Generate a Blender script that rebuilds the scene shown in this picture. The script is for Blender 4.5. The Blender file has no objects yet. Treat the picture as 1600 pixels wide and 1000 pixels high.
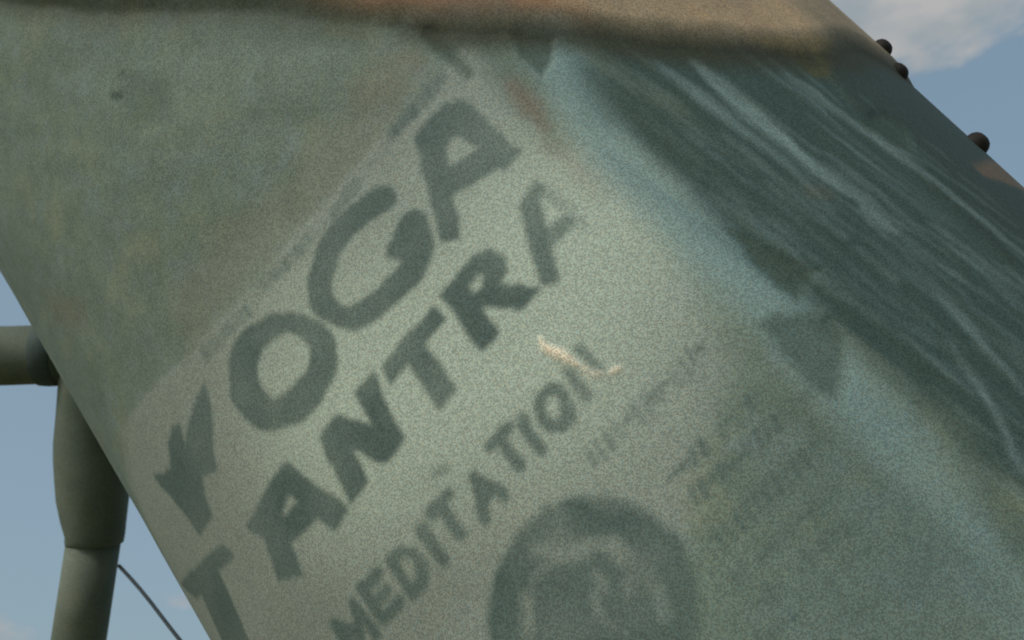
import bpy, math, random
import numpy as np
from mathutils import Vector, Matrix
rng = np.random.default_rng(7); random.seed(7)
S = bpy.context.scene
COL = S.collection

# ------------------------------------------------------------------ camera
F = 1716.0                      # focal length in pixels of a 1600 px wide picture
TH = math.radians(27)           # camera looks up a little
H = 1.6
cam_d = bpy.data.cameras.new('camera'); cam = bpy.data.objects.new('camera', cam_d); COL.objects.link(cam)
cam.location = (0, 0, H); cam.rotation_euler = (math.pi/2 + TH, 0, 0)
cam_d.sensor_width = 36; cam_d.lens = 36*F/1600
cam_d.clip_start = 0.05; cam_d.clip_end = 2000
cam_d.dof.use_dof = True; cam_d.dof.focus_distance = 1.46; cam_d.dof.aperture_fstop = 7.0
S.camera = cam

# ------------------------------------------------------------------ sky and sun
SUN_EL, SUN_AZ = math.radians(38), math.radians(230)     # azimuth clockwise from +Y: behind the camera, to the left
W = bpy.data.worlds.new('World'); S.world = W; W.use_nodes = True
nt = W.node_tree; N = nt.nodes; L = nt.links
for n in list(N): N.remove(n)
out = N.new('ShaderNodeOutputWorld'); bg = N.new('ShaderNodeBackground'); bg.inputs['Strength'].default_value = 0.15
sky = N.new('ShaderNodeTexSky'); sky.sky_type = 'NISHITA'; sky.sun_disc = False
sky.sun_elevation = SUN_EL; sky.sun_rotation = SUN_AZ; sky.air_density = 1.0; sky.dust_density = 5.0; sky.ozone_density = 1.0
tc = N.new('ShaderNodeTexCoord'); mp = N.new('ShaderNodeMapping')
mp.inputs['Scale'].default_value = (1, 1, 2.4); mp.inputs['Location'].default_value = (666.4, 352.8, 145.085)
no = N.new('ShaderNodeTexNoise'); no.inputs['Scale'].default_value = 3.0; no.inputs['Detail'].default_value = 6; no.inputs['Roughness'].default_value = 0.55
cr = N.new('ShaderNodeMapRange'); cr.interpolation_type = 'SMOOTHSTEP'
cr.inputs['From Min'].default_value = 0.535; cr.inputs['From Max'].default_value = 0.605
no2 = N.new('ShaderNodeTexNoise'); no2.inputs['Scale'].default_value = 14; no2.inputs['Detail'].default_value = 4
cc = N.new('ShaderNodeValToRGB')
cc.color_ramp.elements[0].position = .35; cc.color_ramp.elements[0].color = (1.9, 2.2, 2.4, 1)
cc.color_ramp.elements[1].position = .6; cc.color_ramp.elements[1].color = (2.75, 2.75, 2.75, 1)
mx = N.new('ShaderNodeMix'); mx.data_type = 'RGBA'
L.new(tc.outputs['Generated'], mp.inputs['Vector']); L.new(mp.outputs[0], no.inputs['Vector']); L.new(mp.outputs[0], no2.inputs['Vector'])
L.new(no.outputs['Fac'], cr.inputs['Value']); L.new(no2.outputs['Fac'], cc.inputs['Fac'])
veil = N.new('ShaderNodeMix'); veil.data_type = 'RGBA'; veil.inputs['Factor'].default_value = .50; veil.inputs['B'].default_value = (1.55, 2.25, 2.45, 1)   # thin high haze
L.new(sky.outputs[0], veil.inputs['A'])
L.new(cr.outputs[0], mx.inputs['Factor']); L.new(veil.outputs['Result'], mx.inputs['A']); L.new(cc.outputs[0], mx.inputs['B'])
L.new(mx.outputs['Result'], bg.inputs['Color']); L.new(bg.outputs[0], out.inputs['Surface'])
CLOUD_MAP = mp

sd = bpy.data.lights.new('sun', 'SUN'); sun = bpy.data.objects.new('sun', sd); COL.objects.link(sun)
sd.energy = 1.3; sd.angle = math.radians(12); sd.color = (1.0, 0.96, 0.90)
sdir = Vector((math.sin(SUN_AZ)*math.cos(SUN_EL), math.cos(SUN_AZ)*math.cos(SUN_EL), math.sin(SUN_EL)))
sun.rotation_euler = sdir.to_track_quat('Z', 'Y').to_euler(); sun.location = sdir*50
S.view_settings.view_transform = 'Standard'; S.view_settings.look = 'None'; S.view_settings.gamma = 1; S.view_settings.exposure = 0.12

# ------------------------------------------------------------------ helpers
def tag(o, label=None, cat=None, group=None, kind=None):
    for k, v in (('label', label), ('category', cat), ('group', group), ('kind', kind)):
        if v: o[k] = v
    return o
def mesh_np(name, V, Q, mat, parent=None, smooth=True):
    """V (n,3), Q (m,4) quads -> one mesh object"""
    V = np.asarray(V, np.float32); Q = np.asarray(Q, np.int32)
    me = bpy.data.meshes.new(name)
    me.vertices.add(len(V)); me.vertices.foreach_set('co', V.ravel())
    k = Q.shape[1]
    me.loops.add(Q.size); me.loops.foreach_set('vertex_index', Q.ravel())
    me.polygons.add(len(Q)); me.polygons.foreach_set('loop_start', np.arange(0, Q.size, k, dtype=np.int32))
    me.polygons.foreach_set('loop_total', np.full(len(Q), k, np.int32))
    me.polygons.foreach_set('use_smooth', np.full(len(Q), smooth))
    me.update(calc_edges=True); me.validate()
    if mat: me.materials.append(mat)
    o = bpy.data.objects.new(name, me); COL.objects.link(o)
    if parent: o.parent = parent
    return o
def mesh_py(name, V, Fs, mat, parent=None, smooth=True):
    me = bpy.data.meshes.new(name); me.from_pydata([tuple(v) for v in V], [], Fs); me.update()
    for p in me.polygons: p.use_smooth = smooth
    if mat: me.materials.append(mat)
    o = bpy.data.objects.new(name, me); COL.objects.link(o)
    if parent: o.parent = parent
    return o
def tube(name, pts, rad, mat, parent=None, seg=24, cap=True, wob=0.0):
    pts = [Vector(p) for p in pts]; V = []; Fs = []
    rads = rad if hasattr(rad, '__len__') else [rad]*len(pts)
    t0 = (pts[1]-pts[0]).normalized(); nrm = t0.orthogonal().normalized()
    for i, p in enumerate(pts):
        t = (pts[min(i+1, len(pts)-1)] - pts[max(i-1, 0)]).normalized()
        nrm = (nrm - t*nrm.dot(t)).normalized(); bn = t.cross(nrm)
        for k in range(seg):
            a = 2*math.pi*k/seg; V.append(p + (nrm*math.cos(a) + bn*math.sin(a))*rads[i]*(1+wob*(math.sin(i*1.7+3*a)+math.sin(i*.9-2*a+1))))
    for i in range(len(pts)-1):
        for k in range(seg):
            a, b = i*seg+k, i*seg+(k+1) % seg; Fs.append((a, b, b+seg, a+seg))
    if cap:
        Fs.append(tuple(range(seg-1, -1, -1))); Fs.append(tuple(range((len(pts)-1)*seg, len(pts)*seg)))
    return mesh_py(name, V, Fs, mat, parent)

# camera space <-> world
MW = np.array(Matrix.Translation((0, 0, H)) @ Matrix.Rotation(math.pi/2 + TH, 4, 'X'))
def c2w(P):
    P = np.atleast_2d(P); return P @ MW[:3, :3].T + MW[:3, 3]
def ray(px, py):
    v = np.array([px-800., 500.-py, -F]); return v/np.linalg.norm(v)
def at(px, py, depth):
    return Vector(c2w(np.array([(px-800)/F*depth, (500-py)/F*depth, -depth]))[0])

# ------------------------------------------------------------------ the drum: a leaning cylinder of radius 1 m
n1 = np.cross(ray(0, 425), ray(330, 1000)); n2 = np.cross(ray(1270, 0), ray(1600, 300))
ax = np.cross(n1, n2); ax /= np.linalg.norm(ax)
if ax[1] < 0: ax = -ax
def perp(v): v = v - ax*v.dot(ax); return v/np.linalg.norm(v)
d1, d2 = perp(ray(0, 425)), perp(ray(1270, 0))
half = math.acos(d1.dot(d2))/2; bis = (d1+d2)/np.linalg.norm(d1+d2)
R = 1.0; CC = bis*R/math.sin(half); E1 = -bis; E2 = np.cross(ax, E1)
def surf(phi, s, h=0.0):
    """surface point (world) from angle, height along the axis and offset outward"""
    phi, s = np.asarray(phi, float), np.asarray(s, float)
    rr = (R+h)
    P = CC + s[..., None]*ax + (rr*np.cos(phi))[..., None]*E1 + (rr*np.sin(phi))[..., None]*E2
    return c2w(P.reshape(-1, 3)).reshape(P.shape)
def unp(px, py):
    """where the sight line through a measured point of the photograph meets the drum: (arc length u, s)"""
    r = ray(px, py); rp = r - ax*r.dot(ax)
    A, B, K = rp.dot(rp), -2*rp.dot(CC), CC.dot(CC)-R*R
    D = B*B-4*A*K
    t = (-B-math.sqrt(max(D, 0)))/2/A; q = r*t-CC
    return math.atan2(q.dot(E2), q.dot(E1))*R, q.dot(ax)
UP = lambda pts: np.array([unp(*p) for p in pts])

# grid: fine where the photograph looks, coarse elsewhere
U0, U1, S0, S1, NU, NS = math.radians(-74), math.radians(74), -0.34, 2.06, 880, 800
gu = np.linspace(U0, U1, NU); gs = np.linspace(S0, S1, NS)
GU, GS = np.meshgrid(gu, gs)          # (NS, NU)

def sstep(a, b, x):
    t = np.clip((x-a)/(b-a), 0, 1); return t*t*(3-2*t)
def vnoise(fu, fs, seed, oct=4, shear=0.0, sg=2.0):
    """smooth value noise over the drum, fu and fs cells per metre"""
    r = np.random.default_rng(seed); o = np.zeros_like(GU); amp = 1; tot = 0
    for k in range(oct):
        x = (GU-shear*(GS-S0)-U0+4*abs(shear))*fu*2**k+3; y = (GS-S0)*fs*sg**k+3
        g = r.random((int(y.max())+3, int(x.max())+3))
        xi, yi = x.astype(int), y.astype(int); fx, fy = x-xi, y-yi
        fx = fx*fx*(3-2*fx); fy = fy*fy*(3-2*fy)
        o += amp*((g[yi, xi]*(1-fx)+g[yi, xi+1]*fx)*(1-fy)+(g[yi+1, xi]*(1-fx)+g[yi+1, xi+1]*fx)*fy)
        tot += amp; amp *= .5
    return o/tot

WU = (vnoise(30, 30, 91, 3)-.5)*0.012; WS = (vnoise(30, 30, 92, 3)-.5)*0.012    # slight unevenness of printed edges
def poly_mask(M, pts_px, blur=0.006, val=1.0, pre=None):
    """print a polygon (measured corners) on the drum with a soft edge"""
    P = pre if pre is not None else UP(pts_px)
    pad = blur*2+.01
    i0, i1 = np.searchsorted(gu, [P[:, 0].min()-pad, P[:, 0].max()+pad]); j0, j1 = np.searchsorted(gs, [P[:, 1].min()-pad, P[:, 1].max()+pad])
    if i1 <= i0 or j1 <= j0: return
    x = GU[j0:j1, i0:i1]+WU[j0:j1, i0:i1]; y = GS[j0:j1, i0:i1]+WS[j0:j1, i0:i1]
    dist = np.full(x.shape, 9.); ins = np.zeros(x.shape, bool); n = len(P)
    for k in range(n):
        (ax_, ay), (bx, by) = P[k], P[(k+1) % n]
        ex, ey = bx-ax_, by-ay; l2 = ex*ex+ey*ey+1e-12
        t = np.clip(((x-ax_)*ex+(y-ay)*ey)/l2, 0, 1)
        dist = np.minimum(dist, np.hypot(x-ax_-t*ex, y-ay-t*ey))
        if abs(by-ay) > 1e-12:
            c = (ay > y) != (by > y)
            ins ^= c & (x < ex*(y-ay)/(by-ay)+ax_)
    sd_ = np.where(ins, dist, -dist)
    M[j0:j1, i0:i1] = np.maximum(M[j0:j1, i0:i1], val*sstep(-blur, blur, sd_+(.003 if blur == .0045 else 0)))
def stroke(M, pts, w, blur=0.006, val=1.0):
    """brush stroke through measured points, width(s) in picture pixels; ends squared off a little"""
    ws = list(w) if hasattr(w, '__len__') else [w]*len(pts)
    pts = [tuple(map(float, p)) for p in pts]
    if pts[0] != pts[-1]:
        for e, f in ((0, 1), (-1, -2)):
            l = math.hypot(pts[f][0]-pts[e][0], pts[f][1]-pts[e][1])+1e-9; k = min(.12*ws[e]/l, .45)
            pts[e] = (pts[e][0]+(pts[f][0]-pts[e][0])*k, pts[e][1]+(pts[f][1]-pts[e][1])*k)
    P = UP(pts); Rr = []
    for k, (x, y) in enumerate(pts):          # picture width -> width on the drum, measured across the stroke
        a, b = pts[max(k-1, 0)], pts[min(k+1, len(pts)-1)]; l = math.hypot(b[0]-a[0], b[1]-a[1])+1e-9
        nx, ny = -(b[1]-a[1])/l*ws[k]/2, (b[0]-a[0])/l*ws[k]/2
        q0, q1 = unp(x-nx, y-ny), unp(x+nx, y+ny); Rr.append(math.hypot(q1[0]-q0[0], q1[1]-q0[1])/2)
    pad = max(Rr)+blur*2+.01
    i0, i1 = np.searchsorted(gu, [P[:, 0].min()-pad, P[:, 0].max()+pad]); j0, j1 = np.searchsorted(gs, [P[:, 1].min()-pad, P[:, 1].max()+pad])
    if i1 <= i0 or j1 <= j0: return
    x = GU[j0:j1, i0:i1]+WU[j0:j1, i0:i1]; y = GS[j0:j1, i0:i1]+WS[j0:j1, i0:i1]; sd_ = np.full(x.shape, -9.)
    for k in range(len(P)-1):
        (ax_, ay), (bx, by) = P[k], P[k+1]; ex, ey = bx-ax_, by-ay
        t = np.clip(((x-ax_)*ex+(y-ay)*ey)/(ex*ex+ey*ey+1e-12), 0, 1)
        sd_ = np.maximum(sd_, Rr[k]+(Rr[k+1]-Rr[k])*t-np.hypot(x-ax_-t*ex, y-ay-t*ey))
    M[j0:j1, i0:i1] = np.maximum(M[j0:j1, i0:i1], val*sstep(-blur, blur, sd_+(.003 if blur == .0045 else 0)))
def gblur(A, sig_m):
    r = max(1, int(sig_m*2.5/(gu[1]-gu[0]))); k = np.exp(-.5*(np.arange(-r, r+1)*(gu[1]-gu[0])/sig_m)**2); k /= k.sum()
    for axis in (0, 1):
        Pd = np.pad(A, [(r, r) if a == axis else (0, 0) for a in (0, 1)], mode='edge'); o = np.zeros_like(A); n = A.shape[axis]
        for q in range(2*r+1): o += k[q]*(Pd[q:q+n] if axis == 0 else Pd[:, q:q+n])
        A = o
    return A
def soft_line(pts_px, w0, w1):
    """0..1 falling off with the distance (metres on the drum) from a measured line"""
    P = UP(pts_px); dist = np.full(GU.shape, 9.)
    for k in range(len(P)-1):
        (ax_, ay), (bx, by) = P[k], P[k+1]; ex, ey = bx-ax_, by-ay
        t = np.clip(((GU-ax_)*ex+(GS-ay)*ey)/(ex*ex+ey*ey+1e-12), 0, 1)
        dist = np.minimum(dist, np.hypot(GU-ax_-t*ex, GS-ay-t*ey))
    return 1-sstep(w0, w1, dist)

# ---- lettering
ink = np.zeros_like(GU); B = 0.0045
def smooth_path(pts, ws, k=5):
    p = np.array([(*q, w) for q, w in zip(pts, ws)], float); closed = tuple(pts[0]) == tuple(pts[-1]); n = len(p); o = []
    for a in range(n-1):
        p0 = p[a-1] if a else (p[-2] if closed else p[0]); p3 = p[a+2] if a+2 < n else (p[1] if closed else p[-1])
        for q in range(k):
            t = q/k; o.append(.5*(2*p[a]+(p[a+1]-p0)*t+(2*p0-5*p[a]+4*p[a+1]-p3)*t*t+(3*p[a]-p0-3*p[a+1]+p3)*t**3))
    o.append(p[-1]); o = np.array(o); return [tuple(q) for q in o[:, :2]], list(o[:, 2])
def curve(M, pts, ws, val=1.0):
    p, w = smooth_path(pts, ws)
    if tuple(pts[0]) == tuple(pts[-1]): p[-1] = p[0]
    stroke(M, p, w, B, val)
def limb(M, p0, p1, w0, w1, val=1.0):
    """straight letter limb with square ends"""
    l = math.hypot(p1[0]-p0[0], p1[1]-p0[1]); nx, ny = -(p1[1]-p0[1])/l/2, (p1[0]-p0[0])/l/2
    poly_mask(M, [(p0[0]+nx*w0, p0[1]+ny*w0), (p1[0]+nx*w1, p1[1]+ny*w1), (p1[0]-nx*w1, p1[1]-ny*w1), (p0[0]-nx*w0, p0[1]-ny*w0)], B, val)
def glyph(M, O, Bv, Uv, polys, val=1.0):
    for p in polys: poly_mask(M, [(O[0]+Bv[0]*x+Uv[0]*y, O[1]+Bv[1]*x+Uv[1]*y) for x, y in p], B, val)
# Y O G A
poly_mask(ink, [(322, 600), (331, 650), (334, 700), (339, 733), (316, 745), (320, 772), (333, 804), (312, 836), (294, 808), (262, 768), (243, 746), (270, 735), (264, 690), (271, 668), (282, 664), (291, 702), (298, 655), (307, 625)], B)
curve(ink, [(434, 506), (474, 510), (502, 540), (500, 584), (472, 626), (428, 648), (390, 622), (379, 576), (396, 532), (434, 506)], [28, 30, 38, 40, 44, 46, 46, 44, 38, 28])
curve(ink, [(598, 310), (554, 340), (524, 372), (502, 418), (499, 460), (518, 488), (554, 496), (596, 470), (636, 428), (654, 390), (642, 352)], [38, 34, 34, 34, 34, 32, 31, 34, 38, 40, 46])
poly_mask(ink, [(604, 396), (624, 350), (654, 346), (672, 378), (644, 410)], B)
limb(ink, (670, 208), (704, 374), 42, 30); poly_mask(ink, [(648, 218), (668, 190), (698, 160), (728, 164), (742, 184), (700, 216), (690, 240), (660, 250)], B)
limb(ink, (704, 170), (801, 250), 44, 34); limb(ink, (684, 300), (772, 240), 40, 38)
# T A N T R A
limb(ink, (358, 858), (298, 924), 24, 32); limb(ink, (326, 900), (386, 1034), 38, 40)
limb(ink, (402, 832), (455, 736), 32, 32); limb(ink, (438, 738), (532, 812), 34, 38); limb(ink, (496, 786), (430, 848), 34, 36); limb(ink, (420, 800), (456, 902), 34, 36)
glyph(ink, (548, 786), (82, -98), (-48, -104), [[(0, 0), (0, 1), (.33, 1), (.69, .47), (.69, 1), (1, 1), (1, 0), (.67, 0), (.31, .53), (.31, 0)]])
glyph(ink, (658, 673), (82, -96), (-62, -98), [[(0, 1), (1, 1), (1, .77), (.65, .77), (.65, 0), (.35, 0), (.35, .77), (0, .77)]])
glyph(ink, (752, 549), (86, -92), (-62, -90), [[(0, 0), (0, 1), (.31, 1), (.31, 0)], [(.2, 1), (.62, 1), (.84, .90), (.90, .72), (.80, .52), (.60, .44), (.2, .44), (.2, .62), (.5, .64), (.6, .72), (.5, .80), (.2, .80)], [(.34, .5), (.66, .5), (1.04, 0), (.70, 0)]])
limb(ink, (846, 288), (824, 330), 18, 26, .85); limb(ink, (828, 318), (862, 444), 28, 26, .85); limb(ink, (846, 384), (892, 346), 24, 16, .7); limb(ink, (840, 296), (880, 322), 18, 16, .4); limb(ink, (878, 318), (912, 358), 18, 14, .25)
# M E D I T A T I O N
def small(cx, cy, glyf, val=.9, k=1.0, w=12):
    bx, by, ux, uy = 15*k, -16*k, -15*k, -23*k        # half baseline and half height of a letter
    T = lambda p: (cx+p[0]*bx+p[1]*ux, cy+p[0]*by+p[1]*uy)
    for st in glyf: stroke(ink, [T(p) for p in st], w, .0045, val)
oval = [[(math.cos(a), math.sin(a)) for a in np.linspace(0, 2*math.pi, 11)]]
GL = {'M': [[(-1, -1), (-.9, 1), (0, -.4), (.9, 1), (1, -1)]], 'E': [[(.8, 1), (-.8, 1), (-.8, -1), (.8, -1)], [(-.8, 0), (.5, 0)]],
      'D': [[(-.8, -1), (-.8, 1), (.2, .95), (.9, .4), (.9, -.4), (.2, -.95), (-.8, -1)]], 'I': [[(0, -1), (0, 1)]],
      'T': [[(-.95, 1), (.95, 1)], [(0, 1), (0, -1)]], 'A': [[(-1, -1), (0, 1), (1, -1)], [(-.55, -.3), (.55, -.3)]], 'O': oval, 'N': [[(-.9, -1), (-.9, 1), (.9, -1), (.9, 1)]]}
for ch, x, y in (('M', 556, 984), ('E', 596, 930), ('D', 640, 888), ('I', 676, 850), ('T', 706, 812), ('A', 757, 768), ('T', 794, 706), ('I', 830, 679), ('O', 866, 638)):
    small(x, y, GL[ch], w=16 if ch in 'IT' else 14, k=1.06)
stroke(ink, [(886, 582), (916, 620)], 14, .0045, .8); stroke(ink, [(904, 542), (940, 576)], [16, 18], .006, .75); stroke(ink, [(890, 584), (934, 574)], 9, .005, .3)
stroke(ink, [(680, 740), (700, 732)], 16, .006, .55)
# emblem: dark ring, thin lighter ring, mottled dark disc with a seated figure
def ell(cx, cy, rx, ry, n=40): return [(cx+rx*math.cos(a), cy+ry*math.sin(a)) for a in np.linspace(0, 2*math.pi, n, endpoint=False)]
emb = np.zeros_like(GU); cut = np.zeros_like(GU); inner = np.zeros_like(GU); fig = np.zeros_like(GU)
poly_mask(emb, ell(930, 962, 166, 188), .012); poly_mask(cut, ell(930, 972, 118, 134), .014); poly_mask(inner, ell(930, 984, 100, 116), .016)
for p, w in (([(835, 858), (880, 868), (930, 850)], 22), ([(950, 850), (975, 872)], 34), ([(985, 905), (982, 930)], 16), ([(925, 930), (935, 960)], 18), ([(820, 940), (828, 985)], 20), ([(1030, 920), (1035, 960)], 18),
             ([(900, 985), (940, 970), (985, 990)], 16), ([(925, 890), (940, 900), (950, 925)], 14)):
    stroke(fig, p, w, .016, .6)
mot = vnoise(22, 22, 5, 3)
emblem = emb*(1-cut*.38) + inner*.92
emblem = np.clip(emblem*(1-fig*1.15)*(1.0+1.2*(mot-.5)), 0, 1)*1.0
# unreadable small print, worn away towards the right
small_print = np.zeros_like(GU); r_ = random.Random(3)
for (x0, y0), (x1, y1), v in (((925, 716), (1105, 530), .5), ((1052, 742), (1200, 600), .62), ((1085, 776), (1270, 610), .7), ((1125, 845), (1290, 690), .75), ((1150, 905), (1320, 750), .62), ((1000, 650), (1110, 560), .4), ((1160, 965), (1350, 800), .6), ((1190, 1000), (1370, 850), .5)):
    n = int(math.hypot(x1-x0, y1-y0)/19)
    for k in range(n):
        if r_.random() < .16: continue
        t = k/n; x = x0+(x1-x0)*t; y = y0+(y1-y0)*t
        stroke(small_print, [(x+7, y+11), (x-6, y-11)] if r_.random() < .6 else [(x-6, y+6), (x+6, y-6)], r_.uniform(8, 12), .0055, min(1, v*r_.uniform(.8, 1.6)))
for (x0, y0), (x1, y1), v in (((694, 116), (604, 218), .98), ((604, 218), (556, 288), .22), ((556, 288), (512, 344), .75), ((512, 344), (482, 372), .25), ((482, 372), (405, 452), .6), ((405, 452), (385, 485), .2), ((385, 485), (314, 560), .5)):
    n = max(2, int(math.hypot(x1-x0, y1-y0)/9))
    for k in range(n):
        x, y = x0+(x1-x0)*k/n, y0+(y1-y0)*k/n
        stroke(small_print, [(x-4, y-6), (x+4, y+6)], r_.uniform(9, 13), .006, v*r_.uniform(.6, 1.15))
small_print = np.clip(gblur(small_print, .0026), 0, 1)
ink = gblur(ink, .0032); ink = np.maximum(ink, small_print); ink = np.maximum(ink, emblem)
# printing is worn a little
ink *= np.clip(.80+.55*(vnoise(9, 9, 12, 4)-.32), .55, 1)

# ---- zones of paint: pale printed field, blue-grey rubbed band, dark scraped flank, plain edge strip
(ua, sa), (ub, sb) = unp(1100, 170), unp(1300, 322); SH = (ub-ua)/(sb-sa)
n_big = vnoise(4, 4, 21, 4)-.5; n_ax = vnoise(13, 1.2, 22, 5, SH, 1.25)-.5; n_ax2 = vnoise(46, 1.8, 23, 4, SH, 1.2)-.5; n_ax3 = vnoise(12, 1.2, 25, 3, SH)-.5
panel = np.zeros_like(GU)
poly_mask(panel, [(705, 95), (640, 165), (520, 300), (400, 440), (300, 540), (215, 640), (205, 760), (330, 1000), (420, 1150), (760, 1250), (1010, 1010), (1090, 760), (1130, 560), (1010, 330), (880, 200), (770, 120)], .032)
line_e = UP([(740, 50), (705, 92), (640, 165), (520, 300), (400, 440), (300, 545), (180, 690)]); o_ = np.argsort(line_e[:, 0])
edge_poster = sstep(-.008, .010, np.interp(GU, line_e[o_, 0], line_e[o_, 1])-GS)     # the poster's upper left edge
panel2 = np.zeros_like(GU)
poly_mask(panel2, [(705, 35), (600, 115), (480, 250), (360, 390), (260, 490), (195, 640), (205, 760), (330, 1000), (420, 1150), (760, 1250), (1010, 1010), (1090, 760), (1130, 560), (1010, 330), (880, 200), (770, 100)], .04)
panel = np.maximum(panel2*edge_poster, panel*.6)
warm = soft_line([(620, 110), (600, 160), (480, 300), (300, 470)], .01, .10)
centre = soft_line([(870, 400), (820, 520), (700, 560), (560, 620)], .02, .38)
band = soft_line([(858, 60), (885, 130), (955, 235), (1045, 330), (1150, 430), (1250, 520), (1400, 690), (1510, 830), (1610, 970)], .008, .075)
band *= .45+.55*sstep(-.12, .45, GS)
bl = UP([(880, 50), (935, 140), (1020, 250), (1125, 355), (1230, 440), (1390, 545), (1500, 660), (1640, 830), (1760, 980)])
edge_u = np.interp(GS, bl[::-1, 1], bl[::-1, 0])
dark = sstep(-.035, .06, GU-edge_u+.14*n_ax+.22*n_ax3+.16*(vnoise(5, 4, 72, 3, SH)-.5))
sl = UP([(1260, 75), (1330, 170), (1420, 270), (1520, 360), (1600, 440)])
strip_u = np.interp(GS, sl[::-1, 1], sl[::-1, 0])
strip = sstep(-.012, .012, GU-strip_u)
RIMFADE = 1
# pale scrapes running along the drum
scr = np.zeros_like(GU)
scr += .55*np.clip((n_ax2+.7*n_ax-.13)*6, 0, 1)*dark*(1-strip)*(.35+.65*sstep(-.15, .25, vnoise(3, 1.4, 26, 2)-.45))
for p, w, v in (([(1081, 94), (1165, 170), (1262, 254), (1344, 312), (1398, 360)], [8, 30, 16, 9, 10], .8), ([(1031, 104), (1137, 187), (1225, 250), (1300, 330)], [8, 18, 10, 4], .6), ([(1200, 94), (1287, 156), (1412, 250), (1600, 406)], [5, 8, 9, 6], .5), ([(1462, 462), (1530, 530), (1600, 612)], [6, 12, 8], .5), ([(1130, 210), (1180, 250), (1290, 345)], [5, 10, 4], .45), ([(1340, 310), (1370, 345), (1402, 362)], [6, 22, 10], .8), ([(1345, 330), (1385, 368)], [5, 10], .7),
                ([(1020, 95), (1100, 150), (1190, 225), (1235, 265)], [5, 12, 8, 5], .6), ([(1222, 118), (1290, 165), (1370, 220)], [4, 7, 4], .5), ([(1198, 288), (1240, 318), (1318, 372)], [5, 8, 5], .5),
                ([(1482, 535), (1520, 590), (1560, 650), (1600, 740)], [7, 10, 9, 8], .65), ([(1130, 140), (1200, 190), (1270, 250)], [4, 8, 4], .5), ([(1160, 330), (1240, 400)], [4, 7], .4), ([(1400, 380), (1480, 470), (1530, 520)], [6, 10, 6], .4),
                ([(1290, 240), (1345, 278), (1440, 360)], [3, 6, 3], .4), ([(1340, 390), (1400, 440)], [5, 12], .35)):
    stroke(scr, p, w, .008, v)
rs = random.Random(11); scrape_dark = np.zeros_like(GU)
def on_flank():
    while True:
        x, y = rs.uniform(880, 1600), rs.uniform(60, 800)
        top = np.interp(x, [880, 1020, 1230, 1500, 1640], [60, 90, 80, 250, 400]); bot = np.interp(x, [880, 1125, 1390, 1640], [60, 350, 545, 840])
        if top < y < bot: return x, y
for k in range(340):
    x, y = on_flank(); l = rs.uniform(50, 230); a = math.radians(rs.gauss(38, 2.2)); m = rs.uniform(-4, 4); w = rs.choice((2.5, 3, 3.5, 4, 6))
    p = [(x, y), (x+l*.5*math.cos(a)+m*.4, y+l*.5*math.sin(a)-m*.4), (x+l*math.cos(a), y+l*math.sin(a))]
    if k % 5 < 2: stroke(scr, p, [1.5, w, 1.5], .005, rs.uniform(.18, .5))
    else: stroke(scrape_dark, p, [2, w*2, 2], .008, rs.uniform(.2, .6))
scr = gblur(np.clip(scr, 0, 1), .0034)*np.clip(.55+1.3*(vnoise(24, 6, 71, 4, SH)-.28), .25, 1.1)
# dark marks: triangles, spots and soft smudges
dark_mark = np.zeros_like(GU)
poly_mask(dark_mark, [(1142, 362), (1165, 372), (1215, 400), (1285, 425), (1262, 446), (1246, 470), (1213, 450), (1178, 415)], .012, .9)
poly_mask(dark_mark, [(1188, 508), (1215, 492), (1300, 498), (1322, 530), (1320, 580), (1308, 632), (1288, 618), (1254, 586), (1224, 552)], .014, .78)
poly_mask(dark_mark, [(800, 55), (866, 60), (864, 92), (848, 120), (834, 110), (814, 92)], .010, .9)
stroke(dark_mark, [(672, 52), (702, 84), (738, 116)], [26, 24, 12], .012, .85)
stroke(dark_mark, [(760, 70), (800, 130), (880, 230)], [30, 50, 30], .03, .45)
stroke(dark_mark, [(1388, 200), (1400, 222)], [34, 26], .014, .9)
stroke(dark_mark, [(178, 152), (192, 153)], [15, 13], .010, .8); stroke(dark_mark, [(192, 118), (197, 126)], 10, .006, .4)
stroke(dark_mark, [(1230, 740), (1310, 830)], [40, 50], .06, .25)
stroke(dark_mark, [(920, 120), (960, 170), (1000, 180), (1060, 250)], [30, 60, 50, 30], .04, .5)
stroke(dark_mark, [(60, 90), (300, 70), (560, 62)], [50, 30, 20], .05, .35)
stroke(dark_mark, [(400, 270), (450, 260), (460, 320)], 30, .05, .3); stroke(dark_mark, [(380, 190), (520, 170), (600, 150)], [40, 50, 30], .07, .35)
poly_mask(dark_mark, ell(228, 160, 42, 46, 20), .028, .34)
stroke(dark_mark, [(266, 150), (266, 195)], [10, 12], .012, .35)
poly_mask(dark_mark, ell(640, 110, 16, 14, 14), .02, .1)
stroke(dark_mark, [(1230, 640), (1420, 790), (1600, 960)], [10, 26, 30], .03, .35); stroke(dark_mark, [(1455, 600), (1530, 720), (1610, 860)], [30, 50, 50], .03, .45)
for p, w, v in (([(0, 215), (120, 200), (300, 230)], [30, 50, 30], .3), ([(180, 300), (330, 280), (430, 300)], [30, 60, 30], .38), ([(60, 260), (200, 265)], [24, 30], .25), ([(230, 420), (330, 360), (420, 330)], [40, 70, 40], .3), ([(20, 440), (140, 480), (220, 560)], [30, 40, 30], .28),
                ([(120, 600), (150, 690), (200, 790)], [40, 60, 50], .35), ([(420, 170), (520, 120), (620, 95)], [30, 50, 30], .35), ([(0, 120), (90, 128)], [50, 40], .3), ([(700, 900), (640, 980)], [60, 80], .18), ([(520, 950), (470, 1000)], [60, 80], .15)):
    stroke(dark_mark, p, w, .05, v*.62)
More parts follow.
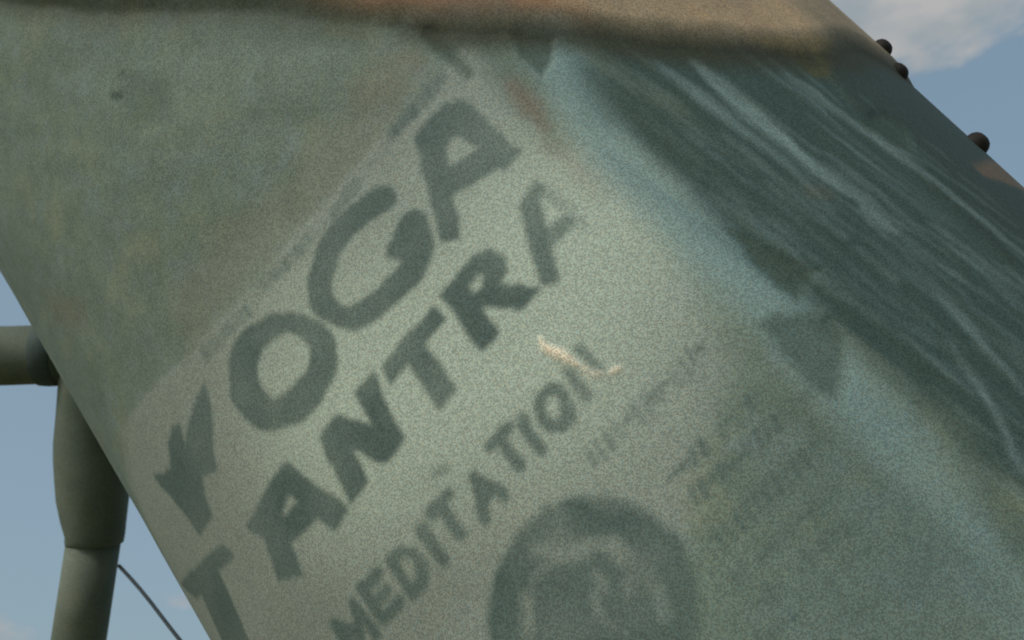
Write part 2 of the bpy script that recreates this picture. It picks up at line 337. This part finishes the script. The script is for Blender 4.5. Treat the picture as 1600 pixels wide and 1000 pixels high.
# rusty tints; shade under the rim is painted further down
rust = np.zeros_like(GU)
stroke(rust, [(800, 130), (830, 165), (850, 200)], [20, 34, 16], .02, .5); stroke(rust, [(1232, 80), (1270, 98), (1288, 120)], [20, 50, 30], .012, .0)
stroke(rust, [(860, 230), (900, 260), (930, 300)], [16, 24, 14], .03, .25); stroke(rust, [(1268, 300), (1290, 300)], 16, .02, .2)
stroke(rust, [(640, 90), (655, 105)], 24, .02, .22); stroke(rust, [(80, 480), (130, 490)], [30, 30], .03, .2); stroke(rust, [(560, 150), (610, 130)], 24, .04, .2)
stroke(rust, [(1530, 272), (1580, 282)], [8, 9], .012, .6)
olive = np.zeros_like(GU); poly_mask(olive, [(1170, 68), (1295, 72), (1294, 122), (1270, 118), (1235, 92)], .010, .8)

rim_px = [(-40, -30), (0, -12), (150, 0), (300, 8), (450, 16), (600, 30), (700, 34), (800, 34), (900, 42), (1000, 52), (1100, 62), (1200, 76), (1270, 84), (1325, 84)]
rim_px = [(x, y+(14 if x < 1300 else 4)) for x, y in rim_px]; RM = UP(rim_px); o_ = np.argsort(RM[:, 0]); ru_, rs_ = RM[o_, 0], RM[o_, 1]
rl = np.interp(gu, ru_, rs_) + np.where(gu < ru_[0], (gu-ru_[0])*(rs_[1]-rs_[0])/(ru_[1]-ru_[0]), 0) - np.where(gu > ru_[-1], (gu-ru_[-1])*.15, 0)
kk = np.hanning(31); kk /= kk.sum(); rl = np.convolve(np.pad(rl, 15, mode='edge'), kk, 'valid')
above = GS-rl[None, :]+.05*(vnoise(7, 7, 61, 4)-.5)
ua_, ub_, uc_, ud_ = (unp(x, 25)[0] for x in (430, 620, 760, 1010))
rim_tan = sstep(-.005, .085, above)*np.clip(.72+.9*(vnoise(10, 5, 65, 4)-.4), .3, 1)*sstep(ua_, ub_, GU+.12*(vnoise(5, 5, 62, 3)-.5))  # tan tone above the rim line
rim_brown = np.clip((1-sstep(uc_, ud_, GU)*.75)*(.5+1.4*vnoise(9, 5, 63, 4)-.25), 0, 1)  # red-brown share of the tan, less towards the right
rim_shade_dark = np.zeros_like(GU)
rim_shade_dark = np.maximum(rim_shade_dark, sstep(-.085, -.01, above)*(1-sstep(.0, .06, above))*sstep(unp(520, 40)[0], unp(680, 50)[0], GU)*.95)  # shade below the rim's lip, painted as a dark strip
rim_shade_dark = np.maximum(rim_shade_dark, sstep(-.10, .02, above)*(1-sstep(unp(520, 40)[0], unp(680, 50)[0], GU))*.72)  # dark left stretch of the rim
chip = np.zeros_like(GU)
stroke(chip, [(846, 526), (853, 541), (868, 551), (886, 560), (902, 570)], [5, 12, 16, 14, 6], .006, 1.); stroke(chip, [(905, 572), (925, 582), (942, 582)], [6, 10, 6], .007, .6); stroke(chip, [(955, 580), (966, 577), (974, 574)], [5, 11, 5], .006, .7)
chip = gblur(chip, .0022)
# ---- relief of the sheet: gentle dents, creases on the scraped flank, the overlapped seam
h = 0.010*(vnoise(2.2, 2.2, 31, 3)-.5) + dark*(1-strip)*(0.008*n_ax + .004*n_ax2) + 0.006*sstep(-.01, .02, GU-strip_u)
h += -0.002*soft_line([(228, 160), (230, 162)], .01, .09)
h -= 0.004*dark_mark
dark_mark = np.maximum(dark_mark, scrape_dark)
teal_zone = np.zeros_like(GU)
poly_mask(teal_zone, [(1235, 760), (1330, 640), (1430, 700), (1610, 850), (1600, 1150), (1080, 1250), (1190, 1010)], .16, .70)  # darker teal zone towards the lower right
teal_zone *= np.clip(.62+1.5*(vnoise(5, 3, 41, 4)-.5), .2, 1)
h += .004*chip
fade = np.minimum(sstep(0, .06, GU-U0), sstep(0, .06, U1-GU))*np.minimum(sstep(0, .06, GS-S0), sstep(0, .06, S1-GS))
h += .016*sstep(-.01, .07, above)
h *= fade

# ------------------------------------------------------------------ materials
def new_mat(name):
    m = bpy.data.materials.new(name); m.use_nodes = True; t = m.node_tree
    b = t.nodes['Principled BSDF']; return m, t, b
def nd(t, kind, **kw):
    n = t.nodes.new(kind)
    for k, v in kw.items():
        if hasattr(n, k): setattr(n, k, v)
        else: n.inputs[k.replace('_', ' ')].default_value = v
    return n
def attr(t, name): n = t.nodes.new('ShaderNodeAttribute'); n.attribute_name = name; return n.outputs['Fac']
def mixc(t, fac, a, b):
    n = t.nodes.new('ShaderNodeMix'); n.data_type = 'RGBA'
    for s, v in (('Factor', fac), ('A', a), ('B', b)):
        if hasattr(v, 'node'): t.links.new(v, n.inputs[s])
        else: n.inputs[s].default_value = v if s == 'Factor' else (*v, 1)
    return n.outputs['Result']
def mth(t, op, a, b=0.0, clamp=False):
    n = t.nodes.new('ShaderNodeMath'); n.operation = op; n.use_clamp = clamp
    for i, v in enumerate((a, b)):
        if hasattr(v, 'node'): t.links.new(v, n.inputs[i])
        else: n.inputs[i].default_value = v
    return n.outputs[0]
def noise(t, vec, scale, detail=4, rough=.6):
    n = t.nodes.new('ShaderNodeTexNoise'); n.inputs['Scale'].default_value = scale; n.inputs['Detail'].default_value = detail; n.inputs['Roughness'].default_value = rough
    if vec is not None: t.links.new(vec, n.inputs['Vector'])
    return n
def sharpen(t, f, lo, hi):
    n = t.nodes.new('ShaderNodeMapRange'); n.inputs['From Min'].default_value = lo; n.inputs['From Max'].default_value = hi
    t.links.new(f, n.inputs['Value']); return n.outputs[0]
def speckled(t, col, vec, amt=.27, scale=400, cell=430):
    """fine grain of the old paint, in brightness and a little in hue"""
    g = noise(t, vec, scale, 3, .9); k = sharpen(t, g.outputs['Fac'], .3, .7)
    c = mixc(t, k, (1-amt*.5,)*3, (1+amt*.5,)*3)
    sn = t.nodes.new('ShaderNodeVectorMath'); sn.operation = 'SNAP'; sn.inputs[1].default_value = (1/cell,)*3; t.links.new(vec, sn.inputs[0])
    wn = t.nodes.new('ShaderNodeTexWhiteNoise'); wn.noise_dimensions = '3D'; t.links.new(sn.outputs[0], wn.inputs['Vector'])
    c1 = mixc(t, wn.outputs['Value'], (1-amt,)*3, (1+amt,)*3)
    g2 = noise(t, vec, scale*.4, 2, .6); c2 = mixc(t, sharpen(t, g2.outputs['Fac'], .35, .65), (1.05, .99, .95), (.95, 1.01, 1.06))
    for q in (c, c1, c2):
        n = t.nodes.new('ShaderNodeMix'); n.data_type = 'RGBA'; n.blend_type = 'MULTIPLY'; n.inputs['Factor'].default_value = 1
        t.links.new(col, n.inputs['A']); t.links.new(q, n.inputs['B']); col = n.outputs['Result']
    return col

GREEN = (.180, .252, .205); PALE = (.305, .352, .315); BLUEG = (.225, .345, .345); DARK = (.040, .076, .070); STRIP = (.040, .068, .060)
INK = (.092, .142, .128); SCR = (.29, .41, .40); RUST = (.20, .135, .085); OLIVE = (.13, .13, .045)
m_shell, t, b = new_mat('weathered_green_paint')
uv = t.nodes.new('ShaderNodeUVMap').outputs[0]
nb = noise(t, uv, 3.0, 5).outputs['Fac']; nm = noise(t, uv, 16.0, 5).outputs['Fac']
col = mixc(t, sharpen(t, nb, .3, .7), GREEN, (.172, .226, .185))
col = mixc(t, mth(t, 'MULTIPLY', sharpen(t, nm, .42, .65), .55), col, (.128, .178, .140))
pv = t.nodes.new('ShaderNodeMapping'); pv.inputs['Location'].default_value = (7, 3, 0); t.links.new(uv, pv.inputs['Vector'])
n_a = noise(t, pv.outputs[0], 7.0, 4, .7).outputs['Fac']; n_b = noise(t, pv.outputs[0], 11.0, 4, .7).outputs['Fac']; n_c = noise(t, uv, 24.0, 4, .8).outputs['Fac']
col = mixc(t, mth(t, 'MULTIPLY', sharpen(t, n_a, .50, .68), .55), col, (.245, .285, .185))
col = mixc(t, mth(t, 'MULTIPLY', sharpen(t, n_b, .52, .70), .60), col, (.195, .268, .275))
col = mixc(t, mth(t, 'MULTIPLY', sharpen(t, n_c, .52, .72), .45), col, (.120, .172, .125))
col = mixc(t, mth(t, 'MULTIPLY', attr(t, 'warm_wear'), .30), col, (.25, .245, .19))
col = mixc(t, mth(t, 'MULTIPLY', attr(t, 'pale_field'), .62), col, PALE)
col = mixc(t, mth(t, 'MULTIPLY', attr(t, 'pale_centre'), .60), col, (.57, .69, .57))  # paler tone around the middle of the lettering
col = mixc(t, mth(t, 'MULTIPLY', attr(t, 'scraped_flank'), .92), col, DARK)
col = mixc(t, mth(t, 'MULTIPLY', attr(t, 'teal_zone'), .8), col, (.100, .165, .165))
col = mixc(t, mth(t, 'MULTIPLY', attr(t, 'rubbed_band'), .70), col, BLUEG)
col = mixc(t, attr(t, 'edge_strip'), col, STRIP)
col = mixc(t, mth(t, 'MULTIPLY', attr(t, 'scrapes'), .75), col, SCR)
col = mixc(t, mth(t, 'MULTIPLY', attr(t, 'dark_marks'), .85), col, (.055, .090, .070))  # dark marks of all kinds share one tone
col = mixc(t, attr(t, 'olive_patch'), col, OLIVE)
col = mixc(t, attr(t, 'ink'), col, INK)
col = mixc(t, attr(t, 'rust'), col, RUST)
col = mixc(t, mth(t, 'MULTIPLY', attr(t, 'rim_shade_dark'), .9), col, (.040, .045, .026))  # painted shade under the rim, and its dark left stretch
rimc = mixc(t, attr(t, 'rim_brown'), (.46, .37, .235), (.20, .098, .046))
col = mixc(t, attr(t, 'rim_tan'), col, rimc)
col = mixc(t, attr(t, 'bare_chip'), col, (.86, .78, .60))
col = speckled(t, col, uv)
t.links.new(col, b.inputs['Base Color']); b.inputs['Roughness'].default_value = .72; b.inputs['Specular IOR Level'].default_value = .25
mpn = t.nodes.new('ShaderNodeMapping'); mpn.inputs['Scale'].default_value = (60, 4, 1); t.links.new(uv, mpn.inputs['Vector'])
ns = noise(t, mpn.outputs[0], 1.0, 4); bp = t.nodes.new('ShaderNodeBump'); bp.inputs['Distance'].default_value = .004
t.links.new(mth(t, 'MULTIPLY', attr(t, 'scraped_flank'), .55), bp.inputs['Strength']); t.links.new(ns.outputs['Fac'], bp.inputs['Height']); t.links.new(bp.outputs[0], b.inputs['Normal'])

def painted(name, c0, c1, scale=9, rough=.7, amt=.2, spk=230):
    m, t, b = new_mat(name); o = t.nodes.new('ShaderNodeTexCoord').outputs['Object']
    c = mixc(t, sharpen(t, noise(t, o, scale, 5).outputs['Fac'], .35, .65), c0, c1)
    c = speckled(t, c, o, amt, spk); t.links.new(c, b.inputs['Base Color']); b.inputs['Roughness'].default_value = rough; b.inputs['Specular IOR Level'].default_value = .25
    return m
m_rivet = painted('dark_rusted_iron', (.014, .015, .012), (.034, .024, .018), 30)
m_pipe = painted('dull_green_pipe_paint', (.110, .148, .115), (.158, .190, .148), 7)
m_pipe2 = painted('dark_green_pipe_paint', (.100, .136, .108), (.145, .178, .140), 7)
m_pipe3 = painted('bluish_dark_collar_paint', (.050, .080, .078), (.070, .10, .095), 7)
m_rope = painted('dark_cord', (.030, .045, .055), (.045, .06, .07), 80)
m_soil = painted('dry_grassy_soil', (.12, .12, .06), (.20, .17, .10), 1.5, .95)

# ------------------------------------------------------------------ ground
g = mesh_py('ground', [(-600, -600, 0), (600, -600, 0), (600, 600, 0), (-600, 600, 0)], [(0, 1, 2, 3)], m_soil, smooth=False); tag(g, kind='structure')

# ------------------------------------------------------------------ drum
axw = MW[:3, :3] @ ax; Cw = c2w(CC)[0]
s_lo = (-Cw[2]+R*math.sqrt(1-axw[2]**2)+0.005)/axw[2]      # lower rim just touches the ground
S_HI = 2.9
base = Cw + axw*s_lo
drum = bpy.data.objects.new('drum', None); COL.objects.link(drum); drum.location = base
tag(drum, 'huge leaning grey-green drum with a YOGA TANTRA MEDITATION poster and scraped right flank', 'drum')
bpy.context.view_layer.update()
DI = drum.matrix_world.inverted()
def under(o, root):
    o.parent = root; o.matrix_parent_inverse = root.matrix_world.inverted(); return o

cu = np.concatenate([np.linspace(-math.pi, U0, 26)[:-1], gu, np.linspace(U1, math.pi, 26)[1:-1]])
cs = np.concatenate([np.linspace(s_lo, S0, 12)[:-1], gs, np.linspace(S1, S_HI, 12)[1:]])
iu, js = 25, 11
def emb_full(a):
    f = np.pad(a, ((js, len(cs)-js-NS), (iu, len(cu)-iu-NU)), mode='edge'); return f
hf = np.zeros((len(cs), len(cu))); hf[js:js+NS, iu:iu+NU] = h
PU, PS = np.meshgrid(cu, cs)
V = surf(PU/R, PS, hf).reshape(-1, 3)
nu, ns_ = len(cu), len(cs)
I = np.arange(nu*ns_).reshape(ns_, nu); In = np.roll(I, -1, axis=1)
Q = np.stack([I[:-1], In[:-1], In[1:], I[1:]], -1).reshape(-1, 4)
fields = [('ink', ink), ('pale_field', panel), ('warm_wear', warm), ('pale_centre', centre), ('scraped_flank', dark), ('rubbed_band', band), ('edge_strip', strip), ('scrapes', scr), ('dark_marks', np.clip(dark_mark, 0, 1)), ('olive_patch', olive), ('rust', rust), ('rim_shade_dark', rim_shade_dark), ('bare_chip', chip), ('teal_zone', teal_zone), ('rim_tan', rim_tan), ('rim_brown', rim_brown)]
pm = emb_full(panel*(1-sstep(-.02, .02, above))); rm_ = emb_full(np.where(above > .01, 1., 0.)); inside = np.zeros(pm.shape, bool); inside[js:js+NS, iu:iu+NU] = True
rm_ = rm_*inside
kind = np.zeros(len(V), int); kind[(pm.ravel() > .45) & inside.ravel()] = 1; kind[rm_.ravel() > .5] = 2
fk = kind[Q].max(axis=1)
for part_name, kk_ in (('shell', 0), ('poster', 1), ('rim', 2)):
    Qs = Q[fk == kk_]; used, inv = np.unique(Qs, return_inverse=True)
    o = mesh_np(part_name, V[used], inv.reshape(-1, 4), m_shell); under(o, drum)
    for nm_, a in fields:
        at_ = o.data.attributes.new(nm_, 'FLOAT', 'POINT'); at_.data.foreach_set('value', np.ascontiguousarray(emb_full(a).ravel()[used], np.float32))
    lay = o.data.uv_layers.new(name='UVMap'); idx = np.empty(len(o.data.loops), np.int32); o.data.loops.foreach_get('vertex_index', idx)
    lay.data.foreach_set('uv', np.stack([PU.ravel()[used][idx], PS.ravel()[used][idx]], -1).astype(np.float32).ravel())
for s_, nm_, fl in ((s_lo, 'lower_head', 1), (S_HI, 'upper_head', -1)):
    rings = [(R*k/6) for k in range(1, 7)]; Vh = [tuple(c2w(CC+ax*(s_-fl*.0))[0])]; ang = np.linspace(-math.pi, math.pi, 64, endpoint=False)
    for r in rings:
        dome = fl*.10*(1-(r/R)**2)
        for a in ang: Vh.append(tuple(c2w(CC+ax*(s_+dome*1.0)+(r*.998)*(math.cos(a)*E1+math.sin(a)*E2))[0]))
    Fh = [(0, 1+k, 1+(k+1) % 64) for k in range(64)]
    for j in range(5):
        for k in range(64): a0 = 1+j*64; Fh.append((a0+k, a0+64+k, a0+64+(k+1) % 64, a0+(k+1) % 64))
    under(mesh_py(nm_, Vh, Fh, m_pipe), drum)

# rivets: domed heads with a collar, each a part
def rivet_mesh():
    prof_ = [(0, .034), (.009, .033), (.017, .029), (.023, .021), (.026, .010), (.0265, .004), (.031, .003), (.032, -.012)]
    V, Fs = [], []; n = 20
    for r, z in prof_:
        for k in range(n): V.append((r*math.cos(2*math.pi*k/n), r*math.sin(2*math.pi*k/n), z))
    for j in range(len(prof_)-1):
        for k in range(n): Fs.append((j*n+k, (j+1)*n+k, (j+1)*n+(k+1) % n, j*n+(k+1) % n))
    me = bpy.data.meshes.new('rivet'); me.from_pydata(V, [], Fs); me.update()
    for p in me.polygons: p.use_smooth = True
    me.materials.append(m_rivet); return me
RM_ = rivet_mesh()
def put_rivet(u, s, k=1.0, off=0.0):
    o = bpy.data.objects.new('rivet', RM_); COL.objects.link(o)
    P = Vector(surf(np.array(u), np.array(s), off)); nrm = Vector(MW[:3, :3] @ (math.cos(u)*E1+math.sin(u)*E2))
    o.matrix_world = Matrix.Translation(P) @ nrm.to_track_quat('Z', 'Y').to_matrix().to_4x4() @ Matrix.Scale(k, 4)
    under(o, drum)
for px, py, k in ((1372, 88, .86), (1403, 119, .88), (1527, 228, .98)):
    u, s = unp(px, py); put_rivet(min(u, math.radians(66)), s, k, -.004+.014*(px < 1390))

# ------------------------------------------------------------------ pipe post on the left
D = 3.4; PX = D/F
post = bpy.data.objects.new('pipe_post', None); COL.objects.link(post)
ptop, pbot = at(147, 845, D), at(123, 1000, D-.0)
dirn = (pbot-ptop).normalized(); foot = ptop + dirn*(ptop.z/-dirn.z)
post.location = (foot.x, foot.y, 0); bpy.context.view_layer.update()
tag(post, 'dull green pipe post with a swollen coupling and a short crosspipe at the left edge', 'post')
N_ = 12
under(tube('pole', [ptop+(foot-ptop)*(k/N_) for k in range(N_+1)], 40.5*PX, m_pipe, seg=40, wob=.014), post)
cs_ = [(147, 850, 41), (147, 846, 43.5), (148, 836, 45), (147, 810, 50), (146, 780, 54.5), (145.5, 750, 57), (145, 715, 57.5), (144, 690, 55), (144, 650, 52.5), (145, 600, 52), (147, 540, 52), (149, 495, 52)]
under(tube('coupling', [at(x, y, D) for x, y, r in cs_], [r*PX for x, y, r in cs_], m_pipe2, seg=40, wob=.018), post)
under(tube('crosspipe', [at(x, 555+.02*(60-x), D) for x in (110, 60, 20, -100, -400, -700)], 47*PX, m_pipe2, seg=40, wob=.018), post)
under(tube('collar', [at(x, 553, D) for x in (96, 92, 78, 64, 60)], [48*PX, 50*PX, 51*PX, 50*PX, 47*PX], m_pipe3, seg=40), post)
under(tube('foot_plate', [(foot.x, foot.y, .0), (foot.x, foot.y, .012), (foot.x, foot.y, .02)], [.17, .17, .165], m_pipe, seg=32), post)

# ------------------------------------------------------------------ cord from the post to the drum's hidden side
A0 = at(186, 884, D-.05)
best = None
for uu in np.radians(np.linspace(-118, -84, 18)):
    for ss in np.linspace(-.2, .9, 45):
        P = surf(np.array(uu), np.array(ss), .0); c_ = (np.append(P-MW[:3, 3], 0)[:3]) @ MW[:3, :3]
        x, y = 800+c_[0]/-c_[2]*F, 500-c_[1]/-c_[2]*F
        if y < 1020: continue
        e = abs((x-186) - (y-884)*.72) + .1*abs(y-1060)
        if best is None or e < best[0]: best = (e, P, x, y)
A1 = Vector(best[1]); print('cord end', best)
pts = []
for k in range(25):
    q = k/24; p = A0.lerp(A1, q); p.z += .035*math.sin(q*math.pi)*(1 if q < 1 else 0) + .004*math.sin(q*19); pts.append(p)
cord = tube('cord', pts, .0056, m_rope, seg=10)
tag(cord, 'thin dark cord running down from the pipe post towards the drum', 'cord')
